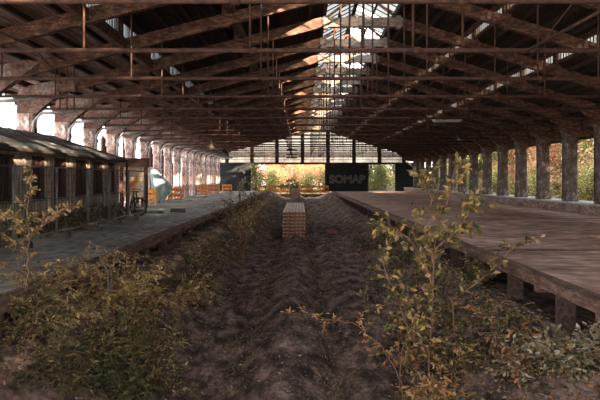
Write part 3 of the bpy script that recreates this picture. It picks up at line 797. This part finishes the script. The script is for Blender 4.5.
# slender sapling, far left
b0 = at(28,285,8.0); P_ = [b0, at(29,250,8.0), at(27,215,8.0), at(30,190,8.0), at(31,168,8.0)]
shrub('sapling', P_[0], [P_, [at(28,236,8.0), at(45,224,8.0), at(58,214,8.1), at(76,205,8.1)], [at(28,232,8.0), at(16,222,8.0), at(2,212,8.1)]], ['gold','tan','tan','olive'], 5,
      'slender yellow-leaved sapling standing in front of the shed at far left', 'sapling', leafs=.075, twig=.15, twigs=16, per=11, r0=.011, grav=.02)
for i in range(7):
    shrub('weed', (-6.55, 12.3+i*1.6, 0), fan(7, 500+i, .62, (.05,0,1), .45), DKP, 520+i, 'dark weed clump between the site fence and the shed, %s from the camera' % ORD[i], 'weeds', leafs=.09, twig=.3, twigs=7, per=7, group='weeds behind the site fence')
# bare twigs at platform edge
shrub('twig_clump', gp(105,9.0), [[Vector(gp(105,9.0)), at(108,275,9), at(98,250,9), at(92,243,9)],[Vector(gp(105,9.0)), at(112,270,9), at(104,250,9), at(122,262,8.9)]], ['tan','olive'], 8,
      'curling bare twig clump rising above the left platform edge', 'twigs', leafs=.06, twig=.2, twigs=5, per=3, bark='bark_grey')
# dark saplings on the far left bank
for i, (px, Y, h, lab) in enumerate([(236,20,1.9,'dark sapling with sparse leaves by the far left platform edge'),(248,24,2.1,'taller dark sapling nearer the pallets on the left bank'),(222,17,1.25,'dark shrub hanging over the left bank halfway along'),
        (205,14.8,1.0,'dark shrub on the left bank just beyond the tan shrubs'),(255,31,1.5,'small dark shrub on the left bank beside the pallets'),(232,26,1.2,'dark shrub against the left platform edge in the distance')]):
    shrub('sapling' if i < 2 else 'shrub', gp(px,Y), fan(8, 70+i, h, (-.1,0,1.1), .38), DKP+['dark','tan'], 200+i, lab, 'sapling' if i < 2 else 'shrub', leafs=.09, twig=.5, twigs=8, per=7, grav=.03, r0=.014)
for q_, (Yq, px0, tops, lab) in enumerate([(19.0, 243, ((238,172),(252,180),(229,192),(258,198)), 'tall dark straggly sapling rising past the far left platform edge'),
        (25.0, 262, ((256,190),(268,196)), 'thin dark sapling just left of the pallet stack')]):
    bq = Vector(gp(px0, Yq)); st_ = [[bq, at((px0*2+tx)/3, 222, Yq), at((px0+tx*2)/3, (222+ty)/2, Yq+.1), at(tx, ty, Yq)] for tx, ty in tops]
    shrub('sapling', bq, st_, ['dark','dark','olive','tan'], 640+q_, lab, 'sapling', leafs=.13, twig=.55, twigs=10, per=7, r0=.018, grav=.03)
# central sapling
Yc = 8.4
base = Vector(gp(430, Yc)); 
S1 = [base, at(428,370,Yc), at(432,320,Yc), at(433,285,Yc), at(434,250,Yc), at(440,220,Yc), at(452,190,Yc), at(456,158,Yc)]
S2 = [at(433,285,Yc), at(422,262,Yc+.1), at(412,240,Yc+.2), at(395,228,Yc+.3), at(372,222,Yc+.4)]
S3 = [at(434,250,Yc), at(455,232,Yc-.1), at(470,212,Yc-.1), at(476,195,Yc-.1)]
S4 = [at(434,262,Yc), at(425,235,Yc), at(432,200,Yc), at(424,178,Yc), at(412,166,Yc)]
S5 = [at(431,330,Yc), at(452,300,Yc), at(478,282,Yc), at(500,262,Yc), at(512,246,Yc), at(540,237,Yc)]
S6 = [at(430,350,Yc), at(410,335,Yc-.2), at(398,300,Yc-.2), at(385,270,Yc-.1), at(380,250,Yc)]
CP = ['olive','olive','tan','gold','gold','dark','green']
shrub('sapling', base, [S1,S2,S3,S4,S6], CP, 21, 'tall thin sapling with yellow-green leaves growing in front of the right platform', 'sapling', w=.55, leafs=.095, twig=.33, twigs=24, per=11, r0=.016, grav=.02, start=.12)
shrub('sapling', gp(452,Yc+.2), [[Vector(gp(452,Yc+.2)), at(455,340,Yc+.2)] + S5[1:]], ['olive','dark','tan'], 23, 'leafy branch leaning right over the platform edge to the right of the tall sapling', 'sapling', w=.5, leafs=.095, twig=.2, twigs=20, per=8, r0=.012, grav=.03)
shrub('sapling', gp(405,7.8), [[Vector(gp(405,7.8)), at(396,372,7.8), at(378,342,7.8), at(352,322,7.8), at(318,318,7.8), at(284,312,7.8)]], ['orange','orange','gold','tan'], 24,
      'arching branch with orange leaves reaching left over the track bed', 'sapling', leafs=.06, twig=.24, twigs=20, per=8, r0=.009, grav=.02, start=.3)
shrub('sapling', gp(398,7.9), [[Vector(gp(398,7.9)), at(402,350,7.9), at(412,325,8.0), at(420,306,8.0), at(400,302,8.0), at(370,310,7.9)]], ['gold','olive','tan'], 25,
      'thin curved stem with large yellow leaves below the tall sapling', 'sapling', leafs=.09, twig=.16, twigs=10, per=4, r0=.008, grav=.02, start=.3)
for i, (px, Y, n, L, pal, lab, ls) in enumerate([
   (412,8.9,9,.8,OLP+['orange'],'olive shrub around the foot of the tall sapling',.075),
   (468,8.4,9,.7,OLP+['dark','gold'],'dense dark olive shrub right of the tall sapling',.08),
   (498,8.7,9,.6,OLP+['dark','orange'],'dark shrub with orange leaves before the first support posts',.08),
   (440,7.4,8,.6,['olive','orange','tan','gold'],'low orange-flecked shrub at the bottom edge below the tall sapling',.07),
   (552,7.5,8,.24,['pale','pale','olive','tan'],'pale-leaved low shrub in front of the right support posts',.085),
   (596,7.4,8,.24,['pale','pale','dark','tan'],'pale-leaved low shrub at the right edge of the photo',.085),
   (520,7.5,8,.5,['olive','orange','dark','pale'],'low mixed shrub at the bottom right, left of the pale shrubs',.075),
   (430,13,10,1.1,DKP+['tan'],'dark shrub under the right platform edge behind the tall sapling',.08),
   (400,16.5,10,1.1,DKP+['olive'],'dark shrub overhanging the right platform edge farther back',.09),
   (378,20,9,1.1,DKP,'small dark shrub farthest along the right bank',.1),
   (570,6.9,9,.4,['dark','olive','pale','tan'],'dark low shrub in the bottom right corner below the pale shrubs',.08),
   (402,10.6,9,1.0,DKP+['olive','tan'],'dark green shrub on the right bank just left of the tall sapling',.08),
   (452,10.2,9,.85,DKP+['olive','gold'],'dense dark green shrub directly behind the tall sapling stem',.085),
   (478,12.0,7,.6,DKP+['tan','olive'],'dark leafy shrub hiding the joists behind the leaning branch',.08)]):
    shrub('shrub', gp(px,Y), fan(n, 300+i, L, (.05,-.05,.9), .5), pal, 330+i, lab, leafs=ls*.95, w=.5, twig=.34, twigs=10, per=9, grav=.07, r0=.009)
shrub('shrub', (-.6,61.5,gz(-.6,61.5)), fan(12, 9, 2.0, (0,0,1), .3), ['green','green','yellow'], 55, 'green shrub growing between the two orange railings', leafs=.24, twig=.6, twigs=8, per=8, r0=.03)

# ------------------------------------------------------------------ trees outside
def tree_proto(seed, h, w, pal, n, ls, low=0.0):
    r_ = random.Random(seed); t = empty('tree')
    sb = MB(); lb = MB(); cols = []
    for c in pal:
        if c not in cols: cols.append(c)
    tr = grow(Vector((0,0,0)), Vector((0,0,1)), h*.8, 8, .06, 0, r_); sb.tube(tr, .14, 8, .04)
    blobs = []
    for k in range(16):
        f_ = low + (1-low)*(k+.5)/16; i = min(7, int(f_*8)); p = tr[i]
        a = r_.random()*6.28; L = w*(1.05-.6*f_)*r_.uniform(.5,1.05)
        q = grow(p, Vector((math.cos(a), math.sin(a), .45)), L, 6, .15, .02, r_)
        sb.tube(q, .05, 5, .012, cap=False); blobs.append((q[-1], w*.42)); blobs.append((q[3], w*.32))
    blobs.append((tr[-1], w*.4))
    for k in range(n):
        c, rad = r_.choice(blobs); v = Vector((r_.gauss(0,1), r_.gauss(0,1), r_.gauss(0,.8))); v = v.normalized()*rad*r_.random()**.4
        p = c + v
        if p.z < .05: p.z = .05 + abs(r_.gauss(0,.4))
        lb.mi = cols.index(r_.choice(pal)); leaf(lb, p, v + Vector((r_.gauss(0,.6), r_.gauss(0,.6), r_.gauss(-.2,.5))), ls*r_.uniform(.6,1.3), .6, r_)
    sb.build('trunk', M['bark'], t); lb.build('crown', [LF[c] for c in cols], t)
    return t
TP = [tree_proto(1, 6.0, 2.3, ['orange','peach','peach','orange','gold'], 4200, .19, .25),
      tree_proto(2, 3.6, 2.0, ['green','yellow','yellow','green','olive'], 4200, .16, .0),
      tree_proto(3, 5.2, 2.1, ['yellow','gold','peach','green'], 4200, .19, .1),
      tree_proto(4, 5.0, 2.0, ['green','olive','dark','green'], 4200, .19, .0)]
TP.append(tree_proto(5, 6.0, 2.4, ['green','yellow','olive'], 11000, .21, .0))  # extra dense crown for the added sun-blocking trees
KN = ['orange-leaved', 'low yellow-green', 'golden yellow', 'dark green', 'broad green']
tused = set(); tcount = {}
def put_tree(k, x, y, sc, side, z=-.2):
    o = TP[k] if k not in tused else copy_tree(TP[k]); tused.add(k)
    o.location = (x, y, z); o.scale = (sc,sc,sc); o.rotation_euler = (0,0,rng.random()*6.28)
    tcount[(k,side)] = tcount.get((k,side), 0)+1
    where = {'right':'beyond the right columns', 'far':'beyond the open far end', 'left':'beyond the left columns', 'tall':'in the added sun-blocking row far beyond the right columns'}[side]
    tag(o, ('tall ' + KN[k] + ' tree added to block low sun beyond the right columns') if side == 'tall' else '%s tree %s, %s of its kind from the camera' % (KN[k], where, ORD[tcount[(k,side)]-1]), 'tree', ('added tall %s sun-blocking trees' % KN[k]) if side == 'tall' else 'trees %s' % where)
yy = -7.3  # rows carried on past the camera, added there to block low sun
i = 0
while yy < 86:
    put_tree((1,1,2)[i % 3], 16.3 + (i % 3)*.9, yy, rng.uniform(.6,.75), 'right')
    put_tree((0,2,0,0,2)[i % 5], 19.8 + (i*7 % 4)*.8, yy+1.0, rng.uniform(.95,1.15), 'right')
    yy += 2.7; i += 1
for q in range(36): put_tree(4, (25.0, 30.5)[q % 2], -30 + q*2.6, 2.05, 'tall')  # added row keeping direct sun off the right columns and platform
for tx, ty in ((20.5,66),(21,73),(23,80),(22,60)): put_tree(4, tx, ty, 2.0, 'tall')  # added to cast shade on the trees beyond the far end
far = [(3,9.8,72.5,.75),(3,-5.6,76,.9),(1,-3.4,78,.8),(0,-2.2,82,.85),(2,-.2,84,.85),(0,1.4,80,.8),(2,3.0,77,.75),(1,1.0,75.5,.7),(0,4.2,86,.9),(3,9.0,76,.85),(1,11.0,77,.85),(2,10.4,82,1.0),(2,-7.6,83,1.0),(0,-4.6,88,1.05),(2,6.0,90,1.0),(3,13.2,80,1.0),(0,0,92,1.05),(2,-3,95,1.1),(0,3,96,1.1)]
for k, x, y, sc in sorted(far, key=lambda q: q[2]): put_tree(k, x, y, sc*1.12, 'far', -.4)
for k, x, y, sc in [(2,-22,34,.7),(3,-19,46,.8),(2,-17,58,.8),(0,-21,68,.8),(3,-26,26,.75)]: put_tree(k, x, y, sc, 'left')

# ------------------------------------------------------------------ light, world, camera
sc = bpy.context.scene
w = bpy.data.worlds.new('sky'); sc.world = w; w.use_nodes = True; N = w.node_tree.nodes; L = w.node_tree.links
bg = N['Background']; tc = N.new('ShaderNodeTexCoord'); sp = N.new('ShaderNodeSeparateXYZ'); rp = N.new('ShaderNodeValToRGB')
L.new(tc.outputs['Generated'], sp.inputs[0]); L.new(sp.outputs['Z'], rp.inputs[0])
rp.color_ramp.elements[0].position = 0; rp.color_ramp.elements[0].color = (1,.91,.84,1)
rp.color_ramp.elements[1].position = .6; rp.color_ramp.elements[1].color = (.80,.80,.82,1)
L.new(rp.outputs[0], bg.inputs[0]); bg.inputs[1].default_value = 1.75
sun = bpy.data.lights.new('sun', 'SUN'); sun.energy = 13; sun.angle = R(1.0); sun.color = (1,.72,.50)
so = bpy.data.objects.new('sun', sun); COL.objects.link(so)
sd = Vector((.66,-.68,.34)).normalized()
so.rotation_euler = sd.to_track_quat('Z','Y').to_euler()
cam = bpy.data.cameras.new('camera'); co = bpy.data.objects.new('camera', cam); COL.objects.link(co); sc.camera = co
co.location = (0,0,CZ); co.rotation_euler = (R(90),0,0); cam.lens = 36; cam.sensor_width = 36; cam.clip_end = 400
cam.shift_y = -(200-HZ)/600.0
sc.view_settings.view_transform = 'Standard'; sc.view_settings.look = 'None'; sc.view_settings.gamma = 1; sc.view_settings.use_curve_mapping = False
sc.view_settings.exposure = 2.0
